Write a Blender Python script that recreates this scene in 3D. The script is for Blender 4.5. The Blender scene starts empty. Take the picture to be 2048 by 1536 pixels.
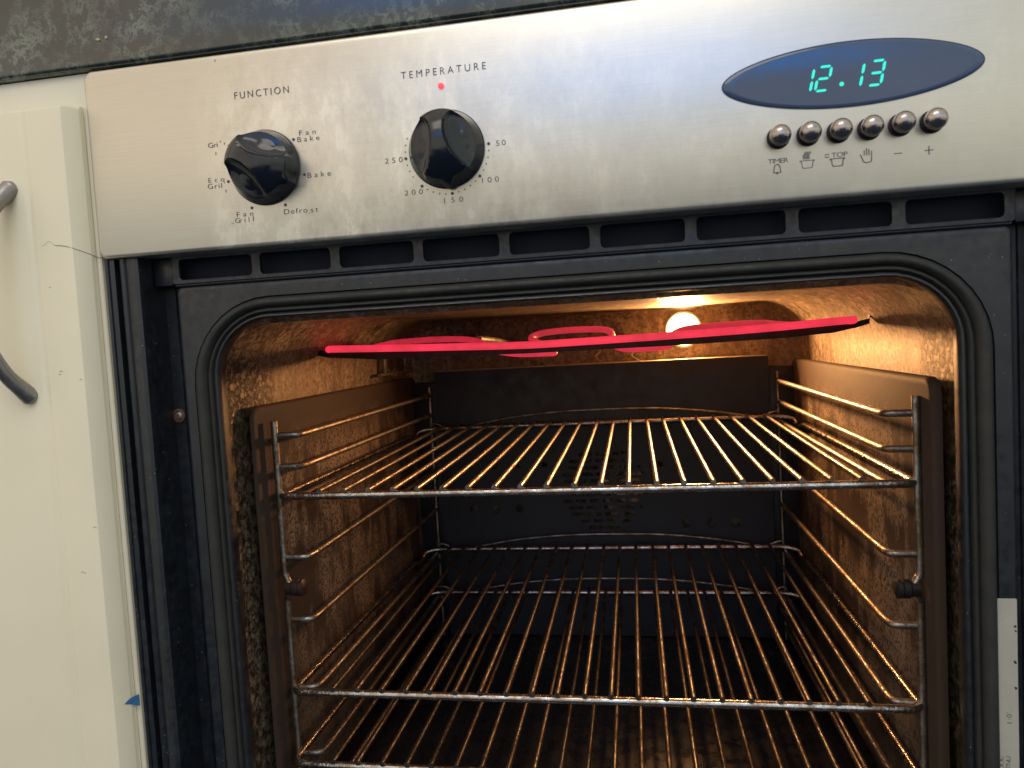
import bpy, bmesh, math, random
from mathutils import Vector, Matrix
random.seed(7)
S = bpy.context.scene
# ------------------------------------------------------------------ camera
cam = bpy.data.cameras.new("camera"); co = bpy.data.objects.new("camera", cam)
S.collection.objects.link(co); S.camera = co
Rwc = Matrix(((0.9847685474, 0.1646116456, -0.0559813731),
              (-0.0455530816, -0.0664601744, -0.9967486955),
              (-0.1677969749, 0.9841168891, -0.0579493217)))
flip = Matrix(((1, 0, 0), (0, -1, 0), (0, 0, -1)))
rot = (flip @ Rwc).transposed()
co.matrix_world = Matrix.Translation((0.3431576, -0.42621486, -0.06932208)) @ rot.to_4x4()
cam.sensor_width = 36.0; cam.lens = 36.0 * 1440 / 2048; cam.clip_start = 0.01; cam.clip_end = 50
cam.dof.use_dof = True; cam.dof.focus_distance = 0.60; cam.dof.aperture_fstop = 14.0
# ------------------------------------------------------------------ world: the kitchen the steel mirrors
W = bpy.data.worlds.new("World"); S.world = W; W.use_nodes = True
nt = W.node_tree; N = nt.nodes; L = nt.links; N.clear()
out = N.new("ShaderNodeOutputWorld"); bg = N.new("ShaderNodeBackground"); L.new(bg.outputs[0], out.inputs[0])
tc = N.new("ShaderNodeTexCoord"); sep = N.new("ShaderNodeSeparateXYZ"); L.new(tc.outputs["Generated"], sep.inputs[0])
def ramp(node_tree, src, stops, interp='LINEAR'):
    r = node_tree.nodes.new("ShaderNodeValToRGB"); r.color_ramp.interpolation = interp
    e = r.color_ramp.elements
    while len(e) > 1: e.remove(e[-1])
    for i, (p, c) in enumerate(stops):
        if i == 0: e[0].position = p; q = e[0]
        else: q = e.new(p)
        q.color = (c, c, c, 1) if isinstance(c, (int, float)) else (c[0], c[1], c[2], 1)
    node_tree.links.new(src, r.inputs[0]); return r
def mth(t, op, a, b=None, c=None, clamp=False):
    m = t.nodes.new("ShaderNodeMath"); m.operation = op; m.use_clamp = clamp
    for i, v in enumerate((a, b, c)):
        if v is None: continue
        if isinstance(v, (int, float)): m.inputs[i].default_value = v
        else: t.links.new(v, m.inputs[i])
    return m.outputs[0]
def mixc(t, fac, a, b, mode='MIX'):
    m = t.nodes.new("ShaderNodeMix"); m.data_type = 'RGBA'; m.blend_type = mode
    for sock, v in ((m.inputs[0], fac), (m.inputs[6], a), (m.inputs[7], b)):
        if isinstance(v, (int, float)): sock.default_value = v
        elif isinstance(v, tuple): sock.default_value = (v[0], v[1], v[2], 1)
        else: t.links.new(v, sock)
    return m.outputs[2]
mapx = mth(nt, 'MULTIPLY_ADD', sep.outputs[0], 0.5, 0.5)
mapz = mth(nt, 'MULTIPLY_ADD', sep.outputs[2], 0.5, 0.5)
cx_ = ramp(nt, mapx, [(0.0, (1.1, .94, .74)), (0.19, (1.10, .97, .78)), (0.235, (1.32, 1.0, .74)), (0.275, (1.02, .93, .73)), (0.5, (1.02, .96, .78)), (0.62, (.95, .93, .78)), (0.66, (1.00, 1.0, .90)), (0.72, (.92, .94, .84)), (1.0, (.82, .90, .88))])
cz_ = ramp(nt, mapz, [(0.0, (.030, .042, .080)), (0.40, (.035, .050, .095)), (0.475, (.07, .09, .14)), (0.505, (.60, .60, .58)), (0.54, (1.08, 1.08, 1.05)), (0.62, (1.04, 1.03, 1.0)), (0.72, (.84, .83, .80)), (1.0, (.85, .84, .84))])
base = mixc(nt, 1.0, cx_.outputs[0], cz_.outputs[0], 'MULTIPLY')
# a window full of blue sky, high behind the viewer
az = mth(nt, 'DIVIDE', sep.outputs[0], mth(nt, 'MAXIMUM', mth(nt, 'MULTIPLY', sep.outputs[1], -1.0), 0.001))
el = mth(nt, 'DIVIDE', sep.outputs[2], mth(nt, 'MAXIMUM', mth(nt, 'MULTIPLY', sep.outputs[1], -1.0), 0.001))
waz = ramp(nt, mth(nt, 'MULTIPLY_ADD', az, 0.5, 0.5), [(0.10, 0.0), (0.26, .18), (0.44, 1.0), (0.62, 1.0), (0.70, 0.0)])
wel = ramp(nt, mth(nt, 'MULTIPLY', el, 0.5), [(0.195, 0.0), (0.215, 1.0), (0.28, 1.0), (0.31, 0.0)])
front = mth(nt, 'LESS_THAN', sep.outputs[1], -0.05)
side = ramp(nt, mth(nt, 'ABSOLUTE', az), [(0.42, 0.0), (0.60, 1.0)])
band = ramp(nt, mapz, [(0.36, 0.0), (0.42, 1.0), (0.53, 1.0), (0.56, 0.0)])
base = mixc(nt, mth(nt, 'MULTIPLY', mth(nt, 'MULTIPLY', side.outputs[0], band.outputs[0]), front), base, (.62, .62, .54))
wmask = mth(nt, 'MULTIPLY', mth(nt, 'MULTIPLY', waz.outputs[0], wel.outputs[0]), front)
col = mixc(nt, wmask, base, (0.36, 1.4, 4.0))
L.new(col, bg.inputs[0]); bg.inputs[1].default_value = 0.92
# ------------------------------------------------------------------ exposure
S.view_settings.view_transform = 'Standard'; S.view_settings.look = 'None'
S.view_settings.exposure = 0.0; S.view_settings.gamma = 1.0
S.view_settings.use_curve_mapping = False
S.cycles.max_bounces = 10; S.cycles.sample_clamp_indirect = 4.0
S.cycles.use_denoising = True
# large soft window light from high behind the viewer
def area(name, loc, target, size, power, color):
    l = bpy.data.lights.new(name, 'AREA'); l.shape = 'RECTANGLE'; l.size = size[0]; l.size_y = size[1]
    l.energy = power; l.color = color
    o = bpy.data.objects.new(name, l); S.collection.objects.link(o); o.location = loc
    o.rotation_euler = (Vector(target) - Vector(loc)).to_track_quat('-Z', 'Y').to_euler()
    return o
area("kitchen_window_light", (0.15, -1.05, 1.35), (0.0, 0, -.05), (1.2, 0.7), 7.5, (1.0, .95, .86))
# ------------------------------------------------------------------ helpers
CX = 0.2965
def link(me, name, mat, parent=None, smooth=True, ang=None):
    o = bpy.data.objects.new(name, me); S.collection.objects.link(o)
    if mat: me.materials.append(mat)
    if smooth:
        for p in me.polygons: p.use_smooth = True
        if ang is not None:
            me.set_sharp_from_angle(angle=math.radians(ang))
    if parent: o.parent = parent
    return o
def bobj(bm, name, mat, parent=None, smooth=True, ang=35):
    bmesh.ops.recalc_face_normals(bm, faces=bm.faces)
    me = bpy.data.meshes.new(name); bm.to_mesh(me); bm.free()
    return link(me, name, mat, parent, smooth, ang)
def empty(name, label, cat, loc=(0, 0, 0), group=None):
    o = bpy.data.objects.new(name, None); S.collection.objects.link(o); o.location = loc
    o.empty_display_size = .02
    o["label"] = label; o["category"] = cat
    if group: o["group"] = group
    return o
def tag(o, label, cat=None, group=None):
    o["label"] = label
    if cat: o["category"] = cat
    if group: o["group"] = group
    return o
def smooth_path(pts, n=6, closed=False):
    P = [Vector(p) for p in pts]; out = []
    m = len(P); rng = range(m if closed else m - 1)
    for i in rng:
        p0 = P[(i - 1) % m] if (closed or i > 0) else P[0] * 2 - P[1]
        p1 = P[i]; p2 = P[(i + 1) % m]
        p3 = P[(i + 2) % m] if (closed or i + 2 < m) else P[-1] * 2 - P[-2]
        for k in range(n):
            t = k / n
            out.append(0.5 * ((2 * p1) + (-p0 + p2) * t + (2 * p0 - 5 * p1 + 4 * p2 - p3) * t * t + (-p0 + 3 * p1 - 3 * p2 + p3) * t ** 3))
    if not closed: out.append(P[-1])
    return out
def fillet(pts, r, n=6, closed=False):
    """polyline with rounded corners"""
    P = [Vector(p) for p in pts]; m = len(P); out = []
    for i in range(m):
        if not closed and i in (0, m - 1): out.append(P[i]); continue
        a, b, c = P[(i - 1) % m], P[i], P[(i + 1) % m]
        u = (a - b); v = (c - b); lu, lv = u.length, v.length
        u.normalize(); v.normalize()
        d = min(r, lu * .49, lv * .49)
        p, q = b + u * d, b + v * d
        for k in range(n + 1):
            t = k / n
            out.append(p.lerp(b, t).lerp(b.lerp(q, t), t))
    return out
def add_tube(bm, pts, r, seg=12, closed=False, dome=False):
    P = [Vector(p) for p in pts]
    Q = [P[0]]
    for p in P[1:]:
        if (p - Q[-1]).length > 1e-6: Q.append(p)
    if closed and (Q[0] - Q[-1]).length < 1e-6: Q.pop()
    P = Q; m = len(P)
    if not hasattr(r, '__len__'): r = [r] * m
    T = []
    for i in range(m):
        if closed: t = P[(i + 1) % m] - P[(i - 1) % m]
        else: t = P[min(i + 1, m - 1)] - P[max(i - 1, 0)]
        T.append(t.normalized())
    up = Vector((0, 0, 1)) if abs(T[0].z) < .9 else Vector((1, 0, 0))
    nrm = (up - T[0] * up.dot(T[0])).normalized(); rings = []
    for i in range(m):
        nrm = (nrm - T[i] * nrm.dot(T[i])).normalized(); b = T[i].cross(nrm)
        rings.append([bm.verts.new(P[i] + (nrm * math.cos(2 * math.pi * k / seg) + b * math.sin(2 * math.pi * k / seg)) * r[i]) for k in range(seg)])
    for i in range(m if closed else m - 1):
        A, B = rings[i], rings[(i + 1) % m]
        for k in range(seg):
            bm.faces.new((A[k], A[(k + 1) % seg], B[(k + 1) % seg], B[k]))
    if not closed:
        for ring, p, t, rr in ((rings[0], P[0], -T[0], r[0]), (rings[-1], P[-1], T[-1], r[-1])):
            if dome:
                c = bm.verts.new(p + t * rr * .7)
                mid = [bm.verts.new(p + (v.co - p) * .72 + t * rr * .5) for v in ring]
                for k in range(seg):
                    bm.faces.new((ring[k], ring[(k + 1) % seg], mid[(k + 1) % seg], mid[k])); bm.faces.new((mid[k], mid[(k + 1) % seg], c))
            else:
                bm.faces.new(ring)
def tube(name, pts, r, mat, parent=None, seg=12, closed=False, dome=False):
    bm = bmesh.new(); add_tube(bm, pts, r, seg, closed, dome); return bobj(bm, name, mat, parent, True, 50)
def rrect(x0, x1, z0, z1, r, y, n=8):
    """rounded rectangle loop in the XZ plane at depth y"""
    out = []
    for cx, cz, a0 in ((x1 - r, z1 - r, 0), (x0 + r, z1 - r, 90), (x0 + r, z0 + r, 180), (x1 - r, z0 + r, 270)):
        for k in range(n + 1):
            a = math.radians(a0 + 90 * k / n)
            out.append(Vector((cx + r * math.cos(a), y, cz + r * math.sin(a))))
    return out
def loft(bm, loops, cap0=False, cap1=False):
    V = [[bm.verts.new(p) for p in lp] for lp in loops]; n = len(V[0])
    for A, B in zip(V, V[1:]):
        for k in range(n): bm.faces.new((A[k], A[(k + 1) % n], B[(k + 1) % n], B[k]))
    if cap0: bm.faces.new(V[0])
    if cap1: bm.faces.new(V[-1])
def add_box(bm, x0, x1, y0, y1, z0, z1, bev=0.0, seg=2):
    r = bmesh.ops.create_cube(bm, size=1)
    vs = r['verts']
    for v in vs: v.co = Vector((x0 + (v.co.x + .5) * (x1 - x0), y0 + (v.co.y + .5) * (y1 - y0), z0 + (v.co.z + .5) * (z1 - z0)))
    if bev:
        es = {e for v in vs for e in v.link_edges}
        bmesh.ops.bevel(bm, geom=list(es), offset=bev, segments=seg, profile=.5, affect='EDGES')
def extrude_profile_z(name, prof, z0, z1, mat, parent=None, ang=30):
    bm = bmesh.new(); zs = [z0, z1]
    V = [[bm.verts.new((x, y, z)) for x, y in prof] for z in zs]
    for k in range(len(prof) - 1): bm.faces.new((V[0][k], V[0][k + 1], V[1][k + 1], V[1][k]))
    return bobj(bm, name, mat, parent, True, ang)
def plate_with_holes(name, outer, holes, thick, mat, parent, y, bev=0.0):
    """flat plate in the XZ plane (real through holes) from a filled 2D curve; front face at y"""
    cu = bpy.data.curves.new("tmp", 'CURVE'); cu.dimensions = '2D'; cu.fill_mode = 'BOTH'
    cu.extrude = thick / 2 - bev; cu.bevel_depth = bev; cu.bevel_resolution = 1
    for lp in [outer] + holes:
        s = cu.splines.new('POLY'); s.points.add(len(lp) - 1); s.use_cyclic_u = True
        for i, (a, b) in enumerate(lp): s.points[i].co = (a, b, 0, 1)
    t = bpy.data.objects.new("tmp", cu); S.collection.objects.link(t)
    dg = bpy.context.evaluated_depsgraph_get(); me = bpy.data.meshes.new_from_object(t.evaluated_get(dg))
    bpy.data.objects.remove(t); bpy.data.curves.remove(cu)
    me.transform(Matrix(((1, 0, 0, 0), (0, 0, -1, y + thick / 2), (0, 1, 0, 0), (0, 0, 0, 1))))
    me.name = name; me.materials.clear()
    return link(me, name, mat, parent, True, 30)
def rr2(x0, x1, z0, z1, r, n=5): return [(p.x, p.z) for p in rrect(x0, x1, z0, z1, r, 0, n)]
def circ2(cx, cz, r, n=20): return [(cx + r * math.cos(2 * math.pi * k / n), cz + r * math.sin(2 * math.pi * k / n)) for k in range(n)]
def add_lathe_y(bm, cx, cz, prof, seg=28):
    """prof: list of (radius, y)"""
    rings = []
    for r, y in prof:
        if r < 1e-7: rings.append([bm.verts.new((cx, y, cz))])
        else: rings.append([bm.verts.new((cx + r * math.cos(2 * math.pi * k / seg), y, cz + r * math.sin(2 * math.pi * k / seg))) for k in range(seg)])
    for A, B in zip(rings, rings[1:]):
        if len(A) == 1 and len(B) == 1: continue
        for k in range(seg):
            k2 = (k + 1) % seg
            if len(A) == 1: bm.faces.new((A[0], B[k2], B[k]))
            elif len(B) == 1: bm.faces.new((A[k], A[k2], B[0]))
            else: bm.faces.new((A[k], A[k2], B[k2], B[k]))
# ------------------------------------------------------------------ materials
def new_mat(name):
    m = bpy.data.materials.new(name); m.use_nodes = True; t = m.node_tree
    b = t.nodes["Principled BSDF"]; return m, t, b
def tex(t, scale=(1, 1, 1), s=10.0, detail=4.0, rough=.55, kind='noise', loc=(0, 0, 0)):
    c = t.nodes.new("ShaderNodeTexCoord"); mp = t.nodes.new("ShaderNodeMapping")
    mp.inputs['Scale'].default_value = scale; mp.inputs['Location'].default_value = loc
    t.links.new(c.outputs['Object'], mp.inputs[0])
    if kind == 'noise':
        n = t.nodes.new("ShaderNodeTexNoise"); n.inputs['Scale'].default_value = s
        n.inputs['Detail'].default_value = detail; n.inputs['Roughness'].default_value = rough
        t.links.new(mp.outputs[0], n.inputs['Vector']); return n.outputs[0]
    n = t.nodes.new("ShaderNodeTexVoronoi"); n.inputs['Scale'].default_value = s
    t.links.new(mp.outputs[0], n.inputs['Vector']); return n.outputs['Distance']
def bump(t, b, h, strength=.3, dist=.001):
    n = t.nodes.new("ShaderNodeBump"); n.inputs['Strength'].default_value = strength; n.inputs['Distance'].default_value = dist
    t.links.new(h, n.inputs['Height']); t.links.new(n.outputs[0], b.inputs['Normal']); return n
def simple(name, color, rough=.5, metal=0.0, spec=.5, var=.0, vs=40, bumps=0.0, bs=300, speck=None, emis=None):
    m, t, b = new_mat(name)
    b.inputs['Base Color'].default_value = (*color, 1); b.inputs['Roughness'].default_value = rough
    b.inputs['Metallic'].default_value = metal; b.inputs['Specular IOR Level'].default_value = spec
    c = None
    if var:
        n = tex(t, s=vs); r = ramp(t, n, [(.3, 1 - var), (.7, 1 + var)])
        c = mixc(t, 1.0, color, r.outputs[0], 'MULTIPLY'); t.links.new(c, b.inputs['Base Color'])
        r2 = ramp(t, tex(t, s=vs * 3), [(.3, max(.03, rough - .12)), (.7, min(1, rough + .15))]); t.links.new(r2.outputs[0], b.inputs['Roughness'])
    if speck:
        sc, dens, scol = speck
        f = ramp(t, tex(t, s=sc, kind='vor'), [(0, 1), (dens, 1), (dens + .03, 0)])
        gate = ramp(t, tex(t, s=sc * .37, detail=1), [(.52, 0), (.60, 1)])
        c = mixc(t, mth(t, 'MULTIPLY', f.outputs[0], gate.outputs[0]), c if c is not None else color, scol); t.links.new(c, b.inputs['Base Color'])
    if bumps: bump(t, b, tex(t, s=bs), bumps, .0005)
    if emis: b.inputs['Emission Color'].default_value = (*emis[0], 1); b.inputs['Emission Strength'].default_value = emis[1]
    return m
# brushed stainless panel, stained by cleaning
def steel_panel():
    m, t, b = new_mat("brushed_steel")
    streak = tex(t, scale=(6, 1, 300), s=4, detail=4)
    fine = tex(t, scale=(14, 1, 900), s=6, detail=2)
    c = t.nodes.new("ShaderNodeTexCoord"); sp = t.nodes.new("ShaderNodeSeparateXYZ"); t.links.new(c.outputs['Object'], sp.inputs[0])
    blot = tex(t, scale=(1, 1, .62), s=46, detail=9, rough=.74, loc=(3.1, 0, 1.7))
    blot2 = tex(t, scale=(1.3, 1, .5), s=120, detail=6, rough=.7, loc=(1, 0, 4))
    big = tex(t, s=10, detail=3, loc=(.4, 0, .9))
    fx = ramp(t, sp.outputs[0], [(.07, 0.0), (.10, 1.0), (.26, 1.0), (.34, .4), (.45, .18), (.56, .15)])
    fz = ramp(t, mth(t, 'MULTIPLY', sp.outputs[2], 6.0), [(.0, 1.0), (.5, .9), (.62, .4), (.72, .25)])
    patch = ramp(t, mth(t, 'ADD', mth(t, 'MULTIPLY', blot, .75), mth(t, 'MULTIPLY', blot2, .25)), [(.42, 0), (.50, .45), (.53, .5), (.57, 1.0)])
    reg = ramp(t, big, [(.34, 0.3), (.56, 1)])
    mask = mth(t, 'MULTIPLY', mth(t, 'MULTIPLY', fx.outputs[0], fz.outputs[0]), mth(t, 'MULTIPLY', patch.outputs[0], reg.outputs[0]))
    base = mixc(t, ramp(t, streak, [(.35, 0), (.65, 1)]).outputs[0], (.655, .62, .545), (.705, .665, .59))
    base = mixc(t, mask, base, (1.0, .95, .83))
    # tiny dark nicks
    nick = ramp(t, tex(t, scale=(1, 1, .6), s=70, kind='vor', loc=(.33, 0, .71)), [(0, 1), (.035, 1), (.05, 0)])
    ng = ramp(t, tex(t, s=23, detail=1), [(.60, 0), (.64, 1)])
    base = mixc(t, mth(t, 'MULTIPLY', mth(t, 'MULTIPLY', nick.outputs[0], ng.outputs[0]), .7), base, (.12, .09, .08))
    t.links.new(base, b.inputs['Base Color'])
    t.links.new(mth(t, 'SUBTRACT', .85, mth(t, 'MULTIPLY', mask, .30)), b.inputs['Metallic'])
    rr = mth(t, 'ADD', ramp(t, streak, [(.3, .31), (.7, .37)]).outputs[0], mth(t, 'MULTIPLY', mask, .03))
    t.links.new(rr, b.inputs['Roughness'])
    b.inputs['Anisotropic'].default_value = .0
    bump(t, b, fine, .06, .0003)
    return m
M = {}
M['steel'] = steel_panel()
M['print'] = simple("printed_ink", (.075, .065, .085), .5)
M['knob'] = simple("gloss_black_plastic", (.008, .011, .020), .12, spec=.6, var=.08, vs=90)
M['collar'] = simple("matt_black_collar", (.012, .013, .016), .45)
M['chrome'] = simple("satin_metal_button", (.44, .38, .36), .20, metal=1.0, var=.10, vs=400)
M['display'] = simple("smoked_blue_glass", (.060, .100, .20), .07, spec=.6, var=.05, vs=30)
M['digit'] = simple("lit_green_digit", (.0, .1, .08), .4, emis=((.035, .85, .66), 1.15))
M['digit_halo'] = None
M['led'] = simple("lit_red_lens", (.4, .02, .02), .3, emis=((1, .12, .15), .95))
M['enamel'] = simple("black_enamel_frame", (.008, .011, .017), .40, spec=.8, var=.35, vs=60, bumps=.10, bs=900, speck=(260, .07, (.25, .28, .28)))
M['plastic'] = simple("dark_grille_plastic", (.008, .010, .018), .42, spec=.8, var=.2, vs=80, bumps=.08, bs=1200)
M['gasket'] = simple("grey_rubber_gasket", (.024, .024, .022), .62, spec=.6, var=.25, vs=50, bumps=.1, bs=700)
M['void'] = simple("duct_dark", (.010, .014, .030), .8)
M['cream'] = simple("cream_vinyl_door", (.88, .80, .61), .42, spec=.35, var=.035, vs=9, bumps=.03, bs=500)
M['cream_rail'] = simple("cream_cabinet_rail", (.84, .77, .61), .5, var=.03, vs=9)
M['handle'] = simple("satin_nickel_handle", (.30, .285, .28), .40, metal=.85, var=.10, vs=60, bumps=.03, bs=900)
M['tape'] = simple("blue_tape", (.03, .16, .34), .6, var=.1, vs=200)
M['crack'] = simple("crack_dark", (.06, .05, .04), .9)
M['stain'] = simple("grime_mark", (.40, .35, .27), .8)
M['label'] = simple("paper_sticker", (.50, .48, .41), .55, var=.05, vs=60)
M['label_ink'] = simple("sticker_ink", (.05, .05, .05), .6)
M['crumb'] = simple("crumb", (.62, .52, .30), .8)
def counter():
    m, t, b = new_mat("green_marbled_laminate")
    n1 = tex(t, s=15, detail=9, rough=.68); n2 = tex(t, s=48, detail=9, rough=.72, loc=(5, 2, 1))
    vein = ramp(t, n2, [(.455, 0), (.49, .9), (.505, .9), (.54, 0)])
    c = mixc(t, ramp(t, n1, [(.30, 0), (.75, 1)]).outputs[0], (.008, .014, .018), (.040, .054, .049))
    c = mixc(t, mth(t, 'MULTIPLY', vein.outputs[0], ramp(t, n1, [(.45, 0), (.6, .8)]).outputs[0]), c, (.22, .26, .21))
    t.links.new(c, b.inputs['Base Color']); b.inputs['Roughness'].default_value = .20; b.inputs['Specular IOR Level'].default_value = .8; b.inputs['Coat Weight'].default_value = .30; b.inputs['Coat Roughness'].default_value = .12; b.inputs['Coat IOR'].default_value = 1.6
    bump(t, b, n2, .12, .0006)
    return m
M['counter'] = counter()
def cavity():
    m, t, b = new_mat("worn_oven_enamel")
    g = tex(t, s=230, detail=6, rough=.75); mid = tex(t, scale=(1, 1, .28), s=60, detail=8, rough=.75); bigp = tex(t, s=13, detail=4, loc=(1, 3, 2))
    sp_ = ramp(t, tex(t, s=330, kind='vor'), [(0, 1), (.16, 1), (.26, 0)])
    c = mixc(t, ramp(t, mid, [(.38, 0), (.60, 1)]).outputs[0], (.14, .105, .075), (.56, .44, .30))
    c = mixc(t, ramp(t, g, [(.47, 0), (.57, .85)]).outputs[0], c, (.050, .034, .022))
    c = mixc(t, ramp(t, bigp, [(.40, .0), (.62, .65)]).outputs[0], c, (.22, .15, .095))
    c = mixc(t, mth(t, 'MULTIPLY', sp_.outputs[0], ramp(t, g, [(.40, .7), (.5, 0)]).outputs[0]), c, (.60, .48, .33))
    # baked-on crud along the front lip
    cc = t.nodes.new("ShaderNodeTexCoord"); sp = t.nodes.new("ShaderNodeSeparateXYZ"); t.links.new(cc.outputs['Object'], sp.inputs[0])
    lip = ramp(t, mth(t, 'MULTIPLY', sp.outputs[1], 4.0), [(.20, 1), (.40, .75), (.55, 0)])
    crud = ramp(t, tex(t, s=150, detail=6, rough=.75), [(.46, 0), (.54, 1)])
    f = mth(t, 'MULTIPLY', mth(t, 'MULTIPLY', lip.outputs[0], crud.outputs[0]), ramp(t, mth(t, 'MULTIPLY', sp.outputs[2], -1.0), [(.050, .12), (.075, 1)]).outputs[0])
    c = mixc(t, f, c, (.018, .012, .009)); t.links.new(c, b.inputs['Base Color'])
    b.inputs['Metallic'].default_value = .18
    t.links.new(ramp(t, mid, [(.3, .42), (.7, .6)]).outputs[0], b.inputs['Roughness'])
    h = mth(t, 'ADD', mth(t, 'MULTIPLY', g, .5), mth(t, 'MULTIPLY', mth(t, 'ADD', f, mth(t, 'MULTIPLY', mid, .5)), 1.5))
    bump(t, b, h, .8, .0009)
    return m
M['cavity'] = cavity()
def liner():
    m, t, b = new_mat("catalytic_liner_enamel")
    big = tex(t, s=11, detail=3, loc=(0, .3, 0)); g = tex(t, s=330, detail=4, rough=.75); dr = tex(t, scale=(1, 1, .35), s=42, detail=6)
    cc = t.nodes.new("ShaderNodeTexCoord"); sp = t.nodes.new("ShaderNodeSeparateXYZ"); t.links.new(cc.outputs['Object'], sp.inputs[0])
    inx = mth(t, 'MULTIPLY', ramp(t, sp.outputs[1], [(.10, 0), (.13, 1)]).outputs[0], ramp(t, mth(t, 'MULTIPLY', sp.outputs[2], -1.0), [(.125, 0), (.16, 1), (.28, .8), (.42, .3)]).outputs[0])  # worn specks fade downwards, putting the lower walls' shade into the colour
    f = mth(t, 'MULTIPLY', ramp(t, mth(t, 'ADD', mth(t, 'MULTIPLY', big, .5), mth(t, 'MULTIPLY', dr, .5)), [(.45, 0), (.52, 1)]).outputs[0], ramp(t, g, [(.44, 0), (.51, 1)]).outputs[0])
    f = mth(t, 'MULTIPLY', f, inx)
    c = mixc(t, f, (.060, .041, .032), (.36, .265, .18))
    c = mixc(t, ramp(t, tex(t, s=27, detail=5), [(.4, 0), (.7, .45)]).outputs[0], c, (.07, .05, .04))
    t.links.new(c, b.inputs['Base Color']); b.inputs['Roughness'].default_value = .68; b.inputs['Specular IOR Level'].default_value = .22
    bump(t, b, mth(t, 'ADD', f, g), .35, .0004)
    return m
M['liner'] = liner()
def rod(name, base=.50, grime=.5, rough=.22, seed=0):
    m, t, b = new_mat(name)
    g = tex(t, s=260, detail=5, rough=.7, loc=(seed, 0, 0)); w = tex(t, s=30, detail=4, loc=(seed, 1, 0))
    f = mth(t, 'MULTIPLY', ramp(t, g, [(.56, 0), (.66, 1)]).outputs[0], ramp(t, w, [(.35, .25 * grime * 2), (.6, 1.0 * grime * 1.4)]).outputs[0], clamp=True)
    pat = ramp(t, tex(t, s=62, detail=5, rough=.7, loc=(seed * 2, 4, 1)), [(.40, 0), (.60, 1)])
    c = mixc(t, pat.outputs[0], (base * 1.25, base * 1.2, base * 1.12), (base * .62, base * .46, base * .33)); c = mixc(t, f, c, (.045, .028, .02)); t.links.new(c, b.inputs['Base Color'])
    t.links.new(mth(t, 'SUBTRACT', 1.0, mth(t, 'MULTIPLY', f, .5)), b.inputs['Metallic'])
    t.links.new(mth(t, 'ADD', mth(t, 'ADD', rough * .75, mth(t, 'MULTIPLY', pat.outputs[0], .16)), mth(t, 'MULTIPLY', f, .35)), b.inputs['Roughness'])
    bump(t, b, mth(t, 'ADD', mth(t, 'MULTIPLY', g, .25), mth(t, 'ADD', tex(t, s=95, detail=5, rough=.65, loc=(seed, 7, 2)), mth(t, 'MULTIPLY', f, -.5))), .55, .0011)
    return m
M['rod'] = rod("chromed_wire", .50, .35, .24)
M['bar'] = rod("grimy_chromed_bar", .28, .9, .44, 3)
M['bar_shaded'] = rod("shade_darkened_bar", .15, 1.0, .50, 4)
M['guide'] = rod("guide_rail_wire", .34, .7, .46, 6)
M['cover'] = simple("dark_fan_cover", (.017, .018, .026), .42, spec=.45, var=.15, vs=20, bumps=.06, bs=900)
M['fan'] = simple("fan_blade_metal", (.5, .45, .4), .3, metal=.9, var=.3, vs=60)
M['bracket'] = simple("aged_steel_bracket", (.36, .31, .24), .42, metal=.6, var=.3, vs=120, bumps=.1)
M['black_iron'] = simple("burnt_black_bar", (.012, .010, .010), .55, var=.3, vs=80)
M['floor'] = simple("cavity_floor_enamel", (.014, .013, .014), .30, var=.3, vs=30, bumps=.08)
def glow():
    m, t, b = new_mat("red_hot_element")
    n = tex(t, s=38, detail=6, rough=.7); r = ramp(t, n, [(.34, .72), (.5, 1.0), (.68, 1.14)])
    b.inputs['Base Color'].default_value = (.45, .26, .14, 1); b.inputs['Roughness'].default_value = .6
    # emission is strongest on the front bar and dims towards the back loops
    b.inputs['Emission Color'].default_value = (.84, .022, .072, 1)
    cc = t.nodes.new("ShaderNodeTexCoord"); sp = t.nodes.new("ShaderNodeSeparateXYZ"); t.links.new(cc.outputs['Object'], sp.inputs[0])
    depth_dim = ramp(t, mth(t, 'MULTIPLY', sp.outputs[1], 2.5), [(.50, 1.05), (.56, .85), (.70, .58), (.80, .50)])
    t.links.new(mth(t, 'MULTIPLY', r.outputs[0], depth_dim.outputs[0]), b.inputs['Emission Strength'])
    bump(t, b, tex(t, s=900), .2, .0003)
    return m
M['glow'] = glow()
M['lamp'] = simple("lit_lamp_glass", (1, .8, .5), .3, emis=((1.0, .64, .27), 11.0))
# ================================================================== THE OVEN
oven = empty("built_in_oven", "stainless steel built-in wall oven with open lit cavity and red glowing grill", "oven", (CX, .02, 0))
def P(o):   # keep world placement while parenting to the oven root
    o.parent = oven; o.matrix_parent_inverse = Matrix.Translation(oven.location).inverted(); return o
def under(child, par):
    child.parent = par; return child
# ---- control panel
bm = bmesh.new()
PX1 = .595; PZ1 = .1207
def pl(i, y, r): return rrect(0 + i, PX1 - i, 0 + i, PZ1 - i, r, y, 8)
loft(bm, [pl(.0, .018, .006), pl(0, .0022, .006), pl(.0003, .0012, .0058), pl(.001, .0004, .0052), pl(.0022, 0.0, .0042)], cap0=True, cap1=True)
panel = P(bobj(bm, "control_panel", M['steel'], None, True, 40))
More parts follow.
